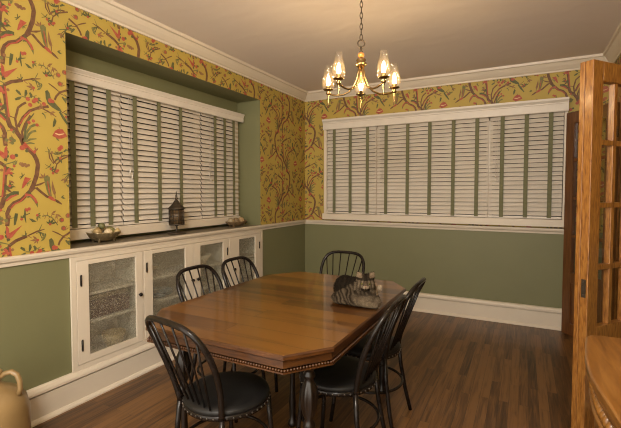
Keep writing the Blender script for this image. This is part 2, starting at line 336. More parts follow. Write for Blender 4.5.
# back wall
WX0,WX1,WZ0,WZ1=.262,2.88,1.012,2.244
wb=MB(); wb.box(-.4,HX,0,.12,0,Z1); wb.box(-.4,HX,0,.12,Z1,CEIL,1)
paper(wb,[(0,WX0,Z1,2.52),(WX0,WX1,WZ1-.01,2.52),(WX1,RX,Z1,2.52),(WX0,WX1,Z1,WZ0)],lambda u,v,d:(u,-d,v),2.142,1.995)
struct(wb.build('wall_back',WMATS,fix=False))
# right wall with the door opening, and the hall beyond
wr=MB()
for a,b in ((OY1,0),(SY,OY0)):
    wr.box(RX,RX+.12,a,b,0,Z1); wr.box(RX,RX+.12,a,b,Z1,CEIL,1)
wr.box(RX,RX+.12,OY0,OY1,OTOP,CEIL,1)
paper(wr,[(OY1,0,Z1,2.52),(OY0,OY1,OTOP,2.52),(-3.2,OY0,Z1,2.52)],lambda u,v,d:(RX-d,u,v),-.5,1.1)
struct(wr.build('wall_right',WMATS,fix=False))
wh=MB(); wh.box(HX,HX+.1,SY,.12,0,CEIL); wh.box(RX+.12,HX,-3.4,-3.3,0,CEIL)
struct(wh.build('wall_hall',M['green']))
# trims
CR=[(0,2.508),(.012,2.508),(.016,2.522),(.028,2.530),(.052,2.556),(.072,2.584),(.088,2.588),(.092,2.612),(0,2.612)]
struct(MB().sweep(CR,(0,SY,0),(0,0,0),(1,0,0)).build('trim_1',M['white']))
struct(MB().sweep(CR,(0,0,0),(RX,0,0),(0,-1,0)).build('trim_2',M['white']))
struct(MB().sweep(CR,(RX,0,0),(RX,SY,0),(-1,0,0)).build('trim_3',M['white']))
RL=[(0,RAIL0),(.012,RAIL0),(.016,RAIL0+.018),(.030,RAIL0+.028),(.036,RAIL1-.012),(.036,RAIL1-.003),(.030,RAIL1),(0,RAIL1)]
struct(MB().sweep(RL,(0,SY,0),(0,0,0),(1,0,0)).build('trim_4',M['white']))
struct(MB().sweep(RL,(0,0,0),(2.905,0,0),(0,-1,0)).build('trim_5',M['white']))
struct(MB().sweep(RL,(RX,OY0-.13,0),(RX,SY,0),(-1,0,0)).build('trim_6',M['white']))
BB=[(0,0),(.040,0),(.040,.010),(.030,.024),(.022,.028),(.022,.158),(.010,.160),(.010,.168),(.034,.170),(.034,.186),(.024,.205),(.014,.210),(0,.210)]
struct(MB().sweep(BB,(0,SY,0),(0,0,0),(1,0,0)).build('baseboard_left',M['white']))
struct(MB().sweep(BB,(0,0,0),(RX,0,0),(0,-1,0)).build('baseboard_back',M['white']))
struct(MB().sweep(BB,(RX,OY0-.13,0),(RX,SY,0),(-1,0,0)).build('baseboard_right',M['white']))
cs=MB()
cs.box(RX-.022,RX+.13,OY0-.11,OY0,0,OTOP+.11); cs.box(RX-.022,RX+.13,OY1,OY1+.11,0,OTOP+.11); cs.box(RX-.022,RX+.13,OY0,OY1,OTOP,OTOP+.11)
struct(cs.build('trim_7',M['oak'],bevel=.004))

# ------------------------------------------------------------------ windows (night outside) and blinds
w1=MB(); xa=RD+.004
for y0,y1 in ((RY0+.02,RY0+.09),(-2.56,-2.49),(-1.69,-1.62),(RY1-.09,RY1-.02)): w1.box(RD-.01,RD+.022,y0,y1,1.03,2.18)
w1.box(RD-.01,RD+.022,RY0+.02,RY1-.02,2.12,2.20); w1.box(RD-.01,RD+.022,RY0+.02,RY1-.02,1.03,1.10)
win1=struct(w1.build('window_1',M['white']))
MB().box(RD-.005,RD+.004,RY0+.05,RY1-.05,1.06,2.15).build('window_glass',M['night'],win1)
MB().box(RD-.01,-.205,RY0+.01,-1.09,1.020,1.092).build('window_sill',M['white'],win1,bevel=.004)
w2=MB()
for x0,x1 in ((.298,.336),(.95,1.01),(2.16,2.22),(2.845,2.872)): w2.box(x0,x1,-.052 if x0<.3 or x0>2.8 else -.016,.002,1.08,2.13)
w2.box(.30,2.87,-.016,.002,2.09,2.16)
win2=struct(w2.build('window_2',M['white']))
MB().box(.31,2.86,-.008,.004,1.06,2.13).build('window_glass',M['night'],win2)
MB().box(.285,2.878,-.072,.002,1.012,1.085).build('window_sill',M['white'],win2,bevel=.004)

VP=[(.064,0),(.075,0),(.080,.006),(.080,.048),(.084,.052),(.084,.060),(.092,.072),(.096,.078),(.096,.086),(0,.086),(0,.078),(.064,.078)]
o=MB().sweep([(d,z+2.104) for d,z in VP],(RD+.02,RY0+.02,0),(RD+.02,-1.028,0),(1,0,0)).build('blind_valance',M['blind'])
tag(o,'long cream blind valance across the top of the recessed left window','valance')
VB=[(.0705,0),(.078,0),(.082,.006),(.082,.072),(.088,.076),(.088,.086),(.104,.102),(.110,.106),(.110,.126),(0,.126),(0,.120),(.0705,.120)]
o=MB().sweep([(d,z+2.116) for d,z in VB],(.298,0,0),(2.874,0,0),(0,-1,0)).build('blind_valance',M['blind'])
tag(o,'long cream crown-topped blind valance across the top of the far wall window','valance')

def blind(label, group, u0, u1, z0, z1, tapes, tilt, to3d, pitch=.0435):
    """to3d(u along the window, d out into the room, z)"""
    a=to3d((u0+u1)/2,0,z0); t=thing('venetian_blind',label,'blind',a,0,group); loc=Vector(a)
    def quadbox(mb,ua,ub,da,db,za,zb,ct=0,zc=0,dc=0):
        P8=[]
        for (u,d,z) in ((ua,da,za),(ub,da,za),(ub,db,za),(ua,db,za),(ua,da,zb),(ub,da,zb),(ub,db,zb),(ua,db,zb)):
            d2=dc+d*math.cos(ct)+z*math.sin(ct); z2=zc-d*math.sin(ct)+z*math.cos(ct)
            P8.append(Vector(to3d(u,d2,z2))-loc)
        n=len(mb.v); mb.v+= [tuple(p) for p in P8]
        for f in ((0,3,2,1),(4,5,6,7),(0,1,5,4),(1,2,6,5),(2,3,7,6),(3,0,4,7)): mb.f.append(tuple(n+i for i in f)); mb.m.append(0); mb.sm.append(False)
    s=MB(); z=z0+.052; dc=.035; k=0
    while z<z1-.005:
        tt=tilt+random.uniform(-.05,.05)
        quadbox(s,u0+.004,u1-.004,-.025,.025,-.0015,.0015,tt,z,dc); z+=pitch
    s.build('slats',M['blind'],t)
    b=MB(); quadbox(b,u0+.004,u1-.004,dc-.024,dc+.016,z0+.003,z0+.024); b.build('bottom_rail',M['blind'],t)
    hr=MB(); quadbox(hr,u0+.004,u1-.004,dc-.020,dc+.016,z1,z1+.035); hr.build('headrail',M['blind'],t)
    dt=dc+.025*math.cos(tilt)+.003
    for u in tapes:
        m_=MB(); quadbox(m_,u-.019,u+.019,dt,dt+.0014,z0+.01,z1+.02); m_.build('ladder_tape',M['tape'],t)
    um=u0+.06 if len(tapes)<1 else (u0+tapes[0])/2
    c=MB()
    c.tube([Vector(to3d(um,dt+.004,z1))-loc,Vector(to3d(um+.002,dt+.006,z0+(z1-z0)*.42))-loc],.0016,6); c.tube([Vector(to3d(um+.02,dt+.004,z1))-loc,Vector(to3d(um+.02,dt+.006,z0+(z1-z0)*.38))-loc],.0016,6)
    c.lathe([(.002,.02),(.006,.0),(.006,-.02),(.003,-.03)],Vector(to3d(um+.002,dt+.006,z0+(z1-z0)*.42))-loc,8)
    c.lathe([(.002,.02),(.006,.0),(.006,-.02),(.003,-.03)],Vector(to3d(um+.02,dt+.006,z0+(z1-z0)*.38))-loc,8)
    c.build('pull_cord',M['blind'],t)
    return t
L3=lambda u,d,z:(RD+.022+d,u,z)
gl='cream wood blinds in the recessed window'
blind('cream slatted blind nearest the camera in the left recess, green tapes',gl,RY0+.03,-2.527,1.094,2.115,(-2.911,-2.777,-2.634),.95,L3)
blind('wide middle cream slatted blind in the left recess behind the dark lantern',gl,-2.522,-1.655,1.094,2.115,(-2.406,-2.166,-1.922),.95,L3)
blind('cream slatted blind at the far corner end of the left recess',gl,-1.650,-1.085,1.094,2.115,(-1.462,-1.315,-1.17),.95,L3)
B3=lambda u,d,z:(u,-.012-d,z)
gb='cream wood blinds on the far wall'
blind('narrow left blind of the far wall window, nearest the room corner',gb,.34,.979,1.087,2.125,(.444,.655,.872),.93,B3)
blind('widest middle blind of the far wall window with five green tapes',gb,.985,2.185,1.087,2.125,(1.098,1.347,1.59,1.837,2.072),.93,B3)
blind('right blind of the far wall window, beside the wooden doors',gb,2.191,2.842,1.087,2.125,(2.31,2.526,2.733),.93,B3)

# ------------------------------------------------------------------ built-in cabinet and counter
ct=MB(); ct.box(RD+.001,.002,RY0+.002,RY1-.002,.955,.9945)
tag(ct.build('countertop',M['shelfgrey'],bevel=.003),'dark wide counter shelf in the window recess above the glass cabinets','countertop')
cb=thing('built_in_cabinet','white built-in wall cabinet with four hammered glass doors under the window','cabinet',(0,-2.045,.212))
def loc_(o): o.location=-Vector((0,-2.045,.212)); return o
DR=[(-3.06,-2.56,-2.98,-2.617,-3.034,-2.595),(-2.545,-2.036,-2.468,-2.128,-2.5235,-2.060),(-2.031,-1.565,-1.951,-1.645,-1.587,-2.0),(-1.55,-1.035,-1.4025,-1.131,-1.058,-1.4965)]
ZB,ZT=.245,.912
b=MB()
b.box(RD+.001,.003,RY0+.002,RY0+.02,.212,.94); b.box(RD+.001,.003,RY1-.02,RY1-.002,.212,.94)
b.box(RD+.001,.003,RY0+.02,RY1-.02,.212,.232); b.box(RD+.001,RD+.012,RY0+.02,RY1-.02,.232,.94)
b.box(RD+.012,-.02,-2.5555,-2.5495,.232,.94); b.box(RD+.012,-.02,-1.561,-1.554,.232,.94)
loc_(b.build('cabinet_body',M['cabin'],cb))
f=MB()
for y0,y1 in ((RY0-.01,-3.063),(-2.557,-2.548),(-2.0345,-2.0325),(-1.562,-1.553),(-1.032,RY1+.01)): f.box(.0035,.018,y0,y1,ZB-.003,ZT+.003)
f.box(.0035,.018,RY0-.01,RY1+.01,ZT+.003,.9395); f.box(.0035,.018,RY0-.01,RY1+.01,.2105,ZB-.003)
loc_(f.build('face_frame',M['white'],cb))
for z in (.664,.474):
    s=MB(); s.box(RD+.013,-.03,RY0+.021,-2.556,z,z+.018); s.box(RD+.013,-.03,-2.549,-1.562,z,z+.018); s.box(RD+.013,-.03,-1.553,RY1-.021,z,z+.018)
    loc_(s.build('shelf',M['cabin'],cb))
for (y0,y1,p0,p1,hy,ky) in DR:
    d=MB(); pz0,pz1=.289,.882
    d.box(.0036,.020,y0,p0,ZB,ZT); d.box(.0036,.020,p1,y1,ZB,ZT); d.box(.0036,.020,p0,p1,ZB,pz0); d.box(.0036,.020,p0,p1,pz1,ZT)
    dd=loc_(d.build('cabinet_door',M['white'],cb,bevel=.002))
    g=MB().box(.008,.012,p0-.004,p1+.004,pz0-.004,pz1+.004).build('glass_pane',M['hammered'],dd)
    for hz in (.755,.335):
        h=MB().box(.0205,.024,hy-.006,hy+.006,hz,hz+.062); h.lathe([(.005,-.006),(.005,.068)],(.024,hy,hz),8); h.build('hinge',M['darkmetal'],dd)
    k=MB().lathe([(.005,0),(.005,.012),(.013,.016),(.015,.022),(.011,.028),(.0005,.030)],(.020,ky,.60),14,M=Matrix.Rotation(PI/2,4,'Y')); k.build('knob',M['black'],dd)
# things on the cabinet shelves, seen through the hammered glass
Z1S,Z2S,Z0S=.6825,.4925,.2325
def simple(name,label,cat,mb,material,loc,group=None,bevel=0):
    o=mb.build(name,material,bevel=bevel); o.location=loc; return tag(o,label,cat,group)
mar=mottled('dark_maroon_cover',(.03,.007,.007),(.055,.014,.013),20,.5)
simple('storage_box','dark maroon box filling the middle shelf behind the first glass door','box',MB().box(-.10,.10,-.17,.17,0,.125),mar,(-.15,-2.79,Z2S),bevel=.006)
simple('picture_book','flat brown book lying on the maroon box behind the first glass door','book',MB().box(-.09,.09,-.15,.15,0,.03),mottled('brown_cover',(.10,.07,.035),(.16,.11,.05),20,.5),(-.15,-2.79,Z2S+.126),bevel=.003)
bk=MB().lathe([(.001,0),(.05,0),(.075,.05),(.082,.10),(.078,.10),(.07,.05),(.045,.008),(.001,.008)],seg=24)
simple('woven_bowl','tan woven bowl on the bottom shelf behind the first glass door','bowl',bk,mottled('tan_wicker',(.30,.22,.10),(.42,.32,.16),60,.7),(-.13,-2.70,Z0S))
pl=lambda r,h:MB().lathe([(.001,0),(r*.5,0),(r*.62,h*.3),(r,h),(r*.985,h),(r*.6,h*.45),(.001,h*.35)],seg=28)
ceram=mottled('cream_glazed_china',(.68,.60,.45),(.72,.64,.5),10,.25)
blue=mottled('blue_white_china',(.20,.28,.34),(.45,.50,.52),14,.25)
b=MB().lathe([(.001,0),(.05,0),(.055,.04),(.115,.09),(.112,.092),(.06,.05),(.001,.045)],seg=28)
simple('footed_dish','cream footed dish on the top shelf behind the second glass door','dish',b,ceram,(-.15,-2.40,Z1S+.0))
for i in range(3): simple('plate','pale blue china plate in the stack behind the second glass door','plate',pl(.12,.025),blue,(-.15,-2.27,Z2S+.0135*i),'blue plates in the second cabinet')
simple('china_bowl','small blue china bowl on the middle shelf behind the third glass door','bowl',pl(.08,.08),blue,(-.12,-1.87,Z2S))
simple('serving_bowl','large cream bowl on the top shelf behind the third glass door','bowl',pl(.11,.09),ceram,(-.15,-1.78,Z1S))
simple('glass_tumbler','grey tumbler on the top shelf behind the fourth glass door','glass',MB().lathe([(.03,0),(.036,.11),(.033,.11),(.027,.006),(.001,.006)],seg=18),mat('grey_glassware',(.35,.36,.33),.15),(-.15,-1.28,Z1S))

# ------------------------------------------------------------------ ornaments on the counter
CT=.9953
def bowl_thing(label, loc, rz, ax, ay, h, material, feet=True):
    t=thing('ornamental_bowl',label,'bowl',loc,rz)
    b=MB(); N=28; prof=[(.45,.10),(.62,.22),(.86,.55),(1.0,.86),(1.06,1.0),(1.0,1.0),(.92,.84),(.75,.5),(.5,.25),(.001,.2)]
    rings=[]
    for i,(r,z) in enumerate([(.001,.10)]+prof):
        n=len(b.v)
        for k in range(N):
            a=2*PI*k/N; fl_=1+(.07*math.cos(8*a) if z>.5 else 0); b.v.append((ax*r*fl_*math.cos(a),ay*r*fl_*math.sin(a),h*(z+(.12*abs(math.sin(a)) if z>.8 else 0))))
        rings.append(n)
    for a_,b_ in zip(rings[:-1],rings[1:]):
        for k in range(N): b.f.append((a_+k,a_+(k+1)%N,b_+(k+1)%N,b_+k)); b.m.append(0); b.sm.append(True)
    b.build('bowl_body',material,t)
    for sx,sy in ((1,1),(1,-1),(-1,1),(-1,-1)):
        MB().lathe([(.010,0),(.007,.3*h),(.012,.45*h)],(sx*ax*.42,sy*ay*.5,0),8).build('foot',material,t)
    return t
silver=mottled('tarnished_silver',(.17,.12,.06),(.40,.32,.19),40,.35,metal=.6)
bowl_thing('scalloped tarnished metal bowl holding pale gourds, nearest on the counter','_' and (-.155,-2.745,CT),0,.082,.118,.066,silver)
go=[(0,.012,-.058,.074,.032,(.30,.21,.09)),(1,.035,.010,.066,.032,(.50,.40,.25)),(2,-.012,.058,.072,.036,(.20,.19,.07)),(3,.030,.088,.064,.026,(.40,.30,.14)),(4,-.005,-.012,.112,.026,(.11,.11,.045)),(5,-.038,-.035,.076,.032,(.44,.38,.24))]
gn=['tan gourd at the left end of the tarnished bowl','pale cream gourd in the middle front of the tarnished bowl','olive green gourd toward the right of the tarnished bowl','small light brown gourd at the right rim of the tarnished bowl','dark green gourd on top of the heap in the tarnished bowl','cream gourd at the back of the tarnished bowl']
for i,x,y,z,r,c in go:
    g=MB().lathe([(.001,-r*.8),(r*.6,-r*.65),(r,-.1*r),(r*.8,.5*r),(r*.35,.85*r),(r*.2,1.15*r),(.001,1.2*r)],seg=14,M=Euler((random.uniform(-.9,.9),random.uniform(-.9,.9),0)).to_matrix().to_4x4())
    simple('dried_gourd',gn[i],'gourd',g,mottled('gourd_skin',c,tuple(k*1.5 for k in c),30,.5),(-.155+x,-2.745+y,CT+z),'gourds in the metal bowl')
wick=mottled('brown_wicker',(.12,.075,.035),(.22,.145,.07),70,.7,.4,120)
bowl_thing('low brown wicker basket at the far end of the counter','' or (-.13,-1.255,CT),0,.06,.155,.05,wick)
for i,(y,c,nm) in enumerate(((-.088,(.42,.33,.20),'grey tan ball at the near end of the low wicker basket'),(-.006,(.30,.20,.10),'brown ball in the middle of the low wicker basket'),(.076,(.50,.34,.17),'light tan ball at the far end of the low wicker basket'))):
    simple('decorative_ball',nm,'ball',MB().ball((0,0,0),.036,16),mottled('ball_skin',c,tuple(k*.6 for k in c),35,.6),(-.13,-1.255+y,CT+.056),'balls in the wicker basket')
# pedestal lantern
lt=thing('candle_lantern','dark iron pagoda lantern on a pedestal standing mid counter','lantern',(-.115,-2.09,CT),.3)
MB().lathe([(.075,0),(.078,.004),(.07,.010),(.045,.016),(.02,.022),(.001,.024)],seg=24).build('pedestal_base',M['iron'],lt)
MB().lathe([(.012,.02),(.007,.03),(.007,.062),(.014,.068),(.03,.074),(.001,.076)],seg=14).build('stem',M['iron'],lt)
cg=MB(); cg.lathe([(.001,.074),(.066,.074),(.070,.08),(.066,.086),(.001,.086)],seg=8); cg.lathe([(.001,.206),(.066,.206),(.068,.212),(.001,.214)],seg=8)
for k in range(8):
    a=2*PI*k/8; x,y=.062*math.cos(a),.062*math.sin(a); cg.tube([(x,y,.08),(x,y,.21)],.0045,6)
    a2=a+PI/8; x,y=.059*math.cos(a2),.059*math.sin(a2); cg.tube([(x,y,.08),(x,y,.21)],.002,5)
    for zz in (.115,.15,.18):
        cg.tube([(.062*math.cos(a),.062*math.sin(a),zz),(.062*math.cos(a+PI/4),.062*math.sin(a+PI/4),zz)],.0025,5)
cg.build('cage',M['iron'],lt)
MB().lathe([(.001,.087),(.053,.087),(.053,.205),(.001,.205)],seg=8).build('amber_panels',mottled('dim_amber_panel',(.05,.03,.015),(.20,.12,.05),45,.4),lt)
MB().lathe([(.078,.212),(.074,.218),(.05,.240),(.03,.262),(.016,.285),(.012,.29),(.001,.292)],seg=8).build('roof',M['iron'],lt)
fi=MB().lathe([(.006,.288),(.013,.296),(.014,.304),(.006,.312),(.010,.322),(.005,.332),(.003,.36),(.0005,.368)],seg=10); fi.build('finial',M['iron'],lt)

# ------------------------------------------------------------------ dining table
TX0,TX1,TY0,TY1=.838,1.862,-3.362,-1.915; CX_,CY_=.13,.17
TZ=.740
tc_=Vector(((TX0+TX1)/2,(TY0+TY1)/2,0))
def octo(i): 
    x0,x1,y0,y1=TX0+i-tc_.x,TX1-i-tc_.x,TY0+i-tc_.y,TY1-i-tc_.y; a,b=CX_-i*.3,CY_-i*.3
    a2,b2=a+.03,b+.06
    return [(x0+a2,y0),(x1-a,y0),(x1,y0+b),(x1,y1-b),(x1-a,y1),(x0+a2,y1),(x0,y1-b2),(x0,y0+b2)]
tb=thing('dining_table','amber wooden dining table with cut corners and a beaded apron','table',tc_)
t_=MB(); rings=[(0.004,TZ-.022),(0,TZ-.018),(0,TZ-.006),(.006,TZ)]
ns=[]
for i,z in rings:
    ns.append(len(t_.v)); t_.v+=[(x,y,z) for x,y in octo(i)]
for a_,b_ in zip(ns[:-1],ns[1:]):
    for k in range(8): t_.f.append((a_+k,a_+(k+1)%8,b_+(k+1)%8,b_+k)); t_.m.append(1); t_.sm.append(False)
t_.f.append(tuple(ns[-1]+k for k in range(8))); t_.m.append(0); t_.sm.append(False)
t_.f.append(tuple(ns[0]+k for k in reversed(range(8)))); t_.m.append(1); t_.sm.append(False)
t_.build('tabletop',[M['table'],M['tableedge']],tb)
MB().prism(octo(.014),TZ-.056,TZ-.022).build('apron',M['tableedge'],tb)
bd=MB(); bd.prism(octo(.004),TZ-.073,TZ-.067)
pp=octo(.008)
for k in range(8):
    a=Vector((*pp[k],0)); b_=Vector((*pp[(k+1)%8],0)); L=(b_-a).length; n_=int(L/.0125)
    for i in range(n_):
        q=a.lerp(b_,(i+.5)/n_); bd.ball((q.x,q.y,TZ-.0615),.0056,6)
bd.build('bead_molding',M['tableedge'],tb)
LP=[(.001,0),(.024,0),(.028,.012),(.024,.03),(.016,.04),(.019,.08),(.022,.14),(.017,.20),(.015,.30),(.018,.36),(.027,.385),(.023,.40),(.016,.415),(.026,.44),(.034,.475),(.036,.51),(.031,.545),(.022,.572),(.016,.582),(.026,.595),(.026,.605),(.018,.615),(.022,.625),(.034,.635),(.036,.66),(.036,.70),(.001,.70)]
for x,y in ((1.045,-3.18),(1.745,-3.18),(1.11,-2.03),(1.69,-2.03),(1.35,-2.64)):
    MB().lathe(LP,(x-tc_.x,y-tc_.y,0),32,flute=.10,fr=(.43,.565)).build('leg',M['legwood'],tb)

# ------------------------------------------------------------------ chairs
SH=.462
def hoop_pt(s):
    """s from -1 (one seat end) over the top (0) to 1; returns local point, chair faces +x"""
    pr=[(0,0.0,.845),(.12,.070,.844),(.22,.120,.836),(.31,.154,.815),(.39,.177,.780),(.48,.188,.725),(.60,.184,.650),(.74,.170,.565),(.88,.154,.49),(1.0,.140,.425)]
    a=abs(s)
    for (s0,y0,z0),(s1,y1,z1) in zip(pr[:-1],pr[1:]):
        if a<=s1:
            f=(a-s0)/(s1-s0); y=y0+(y1-y0)*f; z=z0+(z1-z0)*f; break
    t=(z-.425)/.42; x=-.150-.06*t-.10*t*t
    return Vector((x,math.copysign(y,s) if s else 0,z))
def make_chair():
    t=thing('bow_back_chair','','chair')
    sp=[]
    for r,z in ((.001,SH-.034),(.172,SH-.034),(.187,SH-.030),(.193,SH-.018),(.188,SH-.008),(.166,SH+.002),(.12,SH+.007),(.001,SH+.009)): sp.append((r,z))
    MB().lathe(sp,seg=40).build('seat',M['vinyl'],t)
    rim=MB(); rim.lathe([(.177,SH-.052),(.190,SH-.050),(.193,SH-.030),(.181,SH-.028),(.162,SH-.040)],seg=40); sd=rim
    for k in range(44):
        a=2*PI*k/44; sd.ball((.193*math.cos(a),.193*math.sin(a),SH-.038),.0045,6,mi=1)
    sd.build('seat_rim',[M['black'],M['stud']],t)
    N=41; pts=[hoop_pt(-1+2*i/(N-1)) for i in range(N)]
    MB().tube(pts,.0125,12).build('back_hoop',M['black'],t)
    for k in range(6):
        q=(k-2.5)/2.5; s0=q*.335
        top=hoop_pt(s0); bot=Vector((-.168,q*.092,SH+.0))
        mid=(top+bot)/2+Vector((-.012*0,0,0))
        MB().tube([bot,mid+Vector((-.0,0,0)),top],.0048,8).build('spindle',M['black'],t)
    for sy in (-1,1):
        MB().tube([(-.150,sy*.142,.43),(-.160,sy*.150,.30),(-.185,sy*.165,.14),(-.215,sy*.18,0)],[.0125,.012,.0115,.011],10).build('leg',M['black'],t)
        MB().tube([(.130,sy*.130,.43),(.140,sy*.138,.28),(.155,sy*.15,.12),(.170,sy*.162,0)],[.0125,.012,.0115,.011],10).build('leg',M['black'],t)
    MB().tube([(-.012+.193*math.cos(2*PI*k/36),.193*math.sin(2*PI*k/36),.235) for k in range(36)],.008,8,closed=True).build('ring_stretcher',M['black'],t)
    return t
ch0=make_chair(); used=False
def chair(x,y,deg,label):
    global used
    c=ch0 if not used else copy_tree(ch0); used=True
    c.location=(x,y,0); c.rotation_euler=(0,0,math.radians(deg)); c['label']=label; c['group']='black bow-back chairs around the table'
chair(1.335,-3.203,80,'black bow-back chair nearest the camera at the left, standing at the near table end')
chair(.872,-2.605,0,'black bow-back chair on the cabinet side, the nearer one in front of the glass doors')
chair(.885,-2.185,0,'black bow-back chair on the cabinet side, the farther one toward the room corner')
chair(1.19,-1.79,-90,'black bow-back chair alone at the far table end behind the cat')
chair(1.70,-2.785,180,'black bow-back chair on the right table side, the nearer of two overlapping')
chair(1.698,-2.335,180,'black bow-back chair on the right table side, the farther of two overlapping')

# ------------------------------------------------------------------ cat lying on the table
def make_cat():
    F=Vector((.352,-.936,0)); S=Vector((.936,.352,0)); U=Vector((0,0,1))
    R3=Matrix((S,F,U)).transposed()      # local (s,f,u) -> world
    bm=bmesh.new()
    def el(c,r,rot=(0,0,0)):
        mt=Matrix.Translation(Vector(c))@Euler(rot).to_matrix().to_4x4()@Matrix.Diagonal((*r,1))
        bmesh.ops.create_icosphere(bm,subdivisions=3,radius=1,matrix=mt)
    def limb(pts,rs):
        for (p,r),(q,r2) in zip(zip(pts[:-1],rs[:-1]),zip(pts[1:],rs[1:])):
            p=Vector(p); q=Vector(q); n=max(2,int((q-p).length/.008))
            for i in range(n+1):
                t=i/n; bmesh.ops.create_icosphere(bm,subdivisions=2,radius=r+(r2-r)*t,matrix=Matrix.Translation(p.lerp(q,t)))
    el((-.085,-.055,.064),(.064,.088,.066)); el((-.035,-.02,.064),(.075,.078,.066)); el((-.085,.005,.045),(.055,.055,.045))
    el((.025,.010,.062),(.062,.062,.060)); el((.036,.045,.050),(.050,.045,.050)); el((.026,.040,.085),(.042,.038,.045))
    el((.026,.050,.121),(.046,.041,.041)); el((.000,.060,.108),(.024,.025,.024)); el((.052,.060,.108),(.024,.025,.024))
    el((.026,.087,.104),(.021,.017,.015)); el((.026,.080,.092),(.016,.015,.011))
    for sx in (-1,1):
        for i in range(7):
            t=i/6; r=.0185*(1-t)+.003
            el((.026+sx*(.028+.016*t),.046-.004*t,.146+.024*t),(r,.0065+.003*(1-t),r))
    limb([(-.085,.015,.035),(-.050,.060,.026),(-.010,.078,.022),(.030,.084,.018)],[.036,.028,.022,.017])
    limb([(.015,.050,.035),(.020,.085,.018),(.055,.100,.016),(.078,.102,.015)],[.026,.020,.017,.016])
    limb([(.075,.035,.035),(.090,.065,.020),(.085,.085,.016)],[.026,.021,.017])
    limb([(-.10,-.10,.03),(-.145,-.03,.020),(-.125,.035,.018),(-.085,.060,.016)],[.022,.018,.0165,.013])
    limb([(.055,-.045,.040),(.085,-.035,.062),(.104,-.025,.078)],[.026,.019,.014])
    me=bpy.data.meshes.new('cat_raw'); bm.to_mesh(me); bm.free()
    o=bpy.data.objects.new('cat_raw',me); COL.objects.link(o)
    r=o.modifiers.new('r','REMESH'); r.mode='VOXEL'; r.voxel_size=.0042
    s=o.modifiers.new('s','SMOOTH'); s.iterations=5; s.factor=.5
    dg=bpy.context.evaluated_depsgraph_get(); ev=o.evaluated_get(dg)
    m2=bpy.data.meshes.new_from_object(ev); bpy.data.objects.remove(o)
    V=[v.co.copy() for v in m2.vertices]; zmin=min(v.z for v in V)
    Nn=[v.normal.copy() for v in m2.vertices]; Fs=[tuple(p.vertices) for p in m2.polygons]
    rnd=random.Random(3); base=len(V); nf=len(Fs)
    face_c=Vector((.026,.092,.110))
    for k in range(17000):
        i=rnd.randrange(base); p=V[i]; n=Nn[i]
        if p.z<zmin+.018: continue
        fl_=.45 if (p-face_c).length<.045 else 1.0
        if p.y>.088 and p.z<.118 and p.z>.09: continue
        flow=Vector((-.35,-.55,-.35)) if p.z>.1 else Vector((-.3,-.2,-.6))
        d=(n*.38+flow*.75+Vector((rnd.uniform(-.3,.3),rnd.uniform(-.3,.3),rnd.uniform(-.3,.3)))).normalized()
        if d.dot(n)<.12: d=(d-n*(d.dot(n)-.16)).normalized()
        L=rnd.uniform(.007,.013)*fl_; t=n.cross(d)
        if t.length<1e-4: continue
        t.normalize(); a=len(V)
        V+= [p+t*.0010-n*.001, p-t*.0010-n*.001, p+d*L]; Fs.append((a,a+1,a+2))
    loc=Vector((1.733,-2.555,TZ+.0025))
    me=bpy.data.meshes.new('cat'); me.from_pydata([tuple(R3@Vector((v.x,v.y,(v.z-zmin)*1.06))) for v in V],[],Fs)
    me.polygons.foreach_set('use_smooth',[i<nf for i in range(len(Fs))]); me.update()
    # coat colour per vertex: tabby pattern of the animal, plus painted chin shade
    ca=me.color_attributes.new('coat','FLOAT_COLOR','POINT')
    dark=Vector((.012,.009,.006)); mid=Vector((.060,.043,.027)); lite=Vector((.19,.145,.095)); pale=Vector((.38,.30,.21))
    src=V[:base]; 
    for i,v in enumerate(V):
        s_,f_,u_=v.x,v.y,v.z-zmin
        w_=noise.noise(v*28)*.5; st=math.sin((s_*.8+f_*.5+u_*.6)*2*PI/.024+w_*8)
        c=mid.lerp(dark,max(0,st)*.85) if st>0 else mid.lerp(lite,-st*.55)
        back=min(1,max(0,(u_-.030)/.04))*min(1,max(0,(.000-s_)/.04))
        if f_>.035: back*=.3
        c=c.lerp(dark,.93*back)
        front=min(1,max(0,(f_-.045)/.03))*min(1,max(0,(.075-u_)/.03))*min(1,max(0,(s_+.05)/.06))
        c=c.lerp(lite,(.60+.3*st)*front)
        hx=s_-.026; dx=abs(hx)
        if u_>.080 and f_>.028 and dx<.062:          # face
            fs=math.sin(dx*2*PI/.017+u_*60)
            c=mid.lerp(lite,.36+.40*fs)
            if u_>.134: c=c.lerp(dark,.85)
            if dx<.006 and u_>.112: c=c.lerp(dark,.5)
            if f_>.078 and .095<u_<.112 and .004<dx<.016: c=pale.lerp(lite,.5)
            if u_<.096 and dx<.026 and f_>.066: c=c.lerp(dark,.85)  # shade below the muzzle painted dark into the coat
            if u_>.146 and dx>.020 and f_>.044: c=Vector((.26,.19,.12)).lerp(mid,.3)
        elif u_<=.080 and .058<u_ and dx<.035 and f_>.05: c=c.lerp(dark,.5)  # painted chin shade continues, fainter, on the throat
        if s_>.082 and u_>.055: c=pale*1.25
        c=c*(.85+.3*noise.noise(v*160))
        ca.data[i].color=(max(.005,c.x),max(.004,c.y),max(.003,c.z),1)
    m=mat('tabby_fur',(.1,.08,.05),.85,0,.04)
    a=nd(m,'ShaderNodeVertexColor',layer_name='coat')
    n=nd(m,'ShaderNodeTexNoise',Scale=160.0,Detail=2.0); lk(m,coords(m),n.inputs['Vector'])
    hm=nd(m,'ShaderNodeMixRGB',blend_type='MULTIPLY'); hm.inputs[0].default_value=.5; rr=ramp(m,[(.3,(.5,.5,.5)),(.7,(1.3,1.3,1.3))]); lk(m,n.outputs[0],rr.inputs[0])
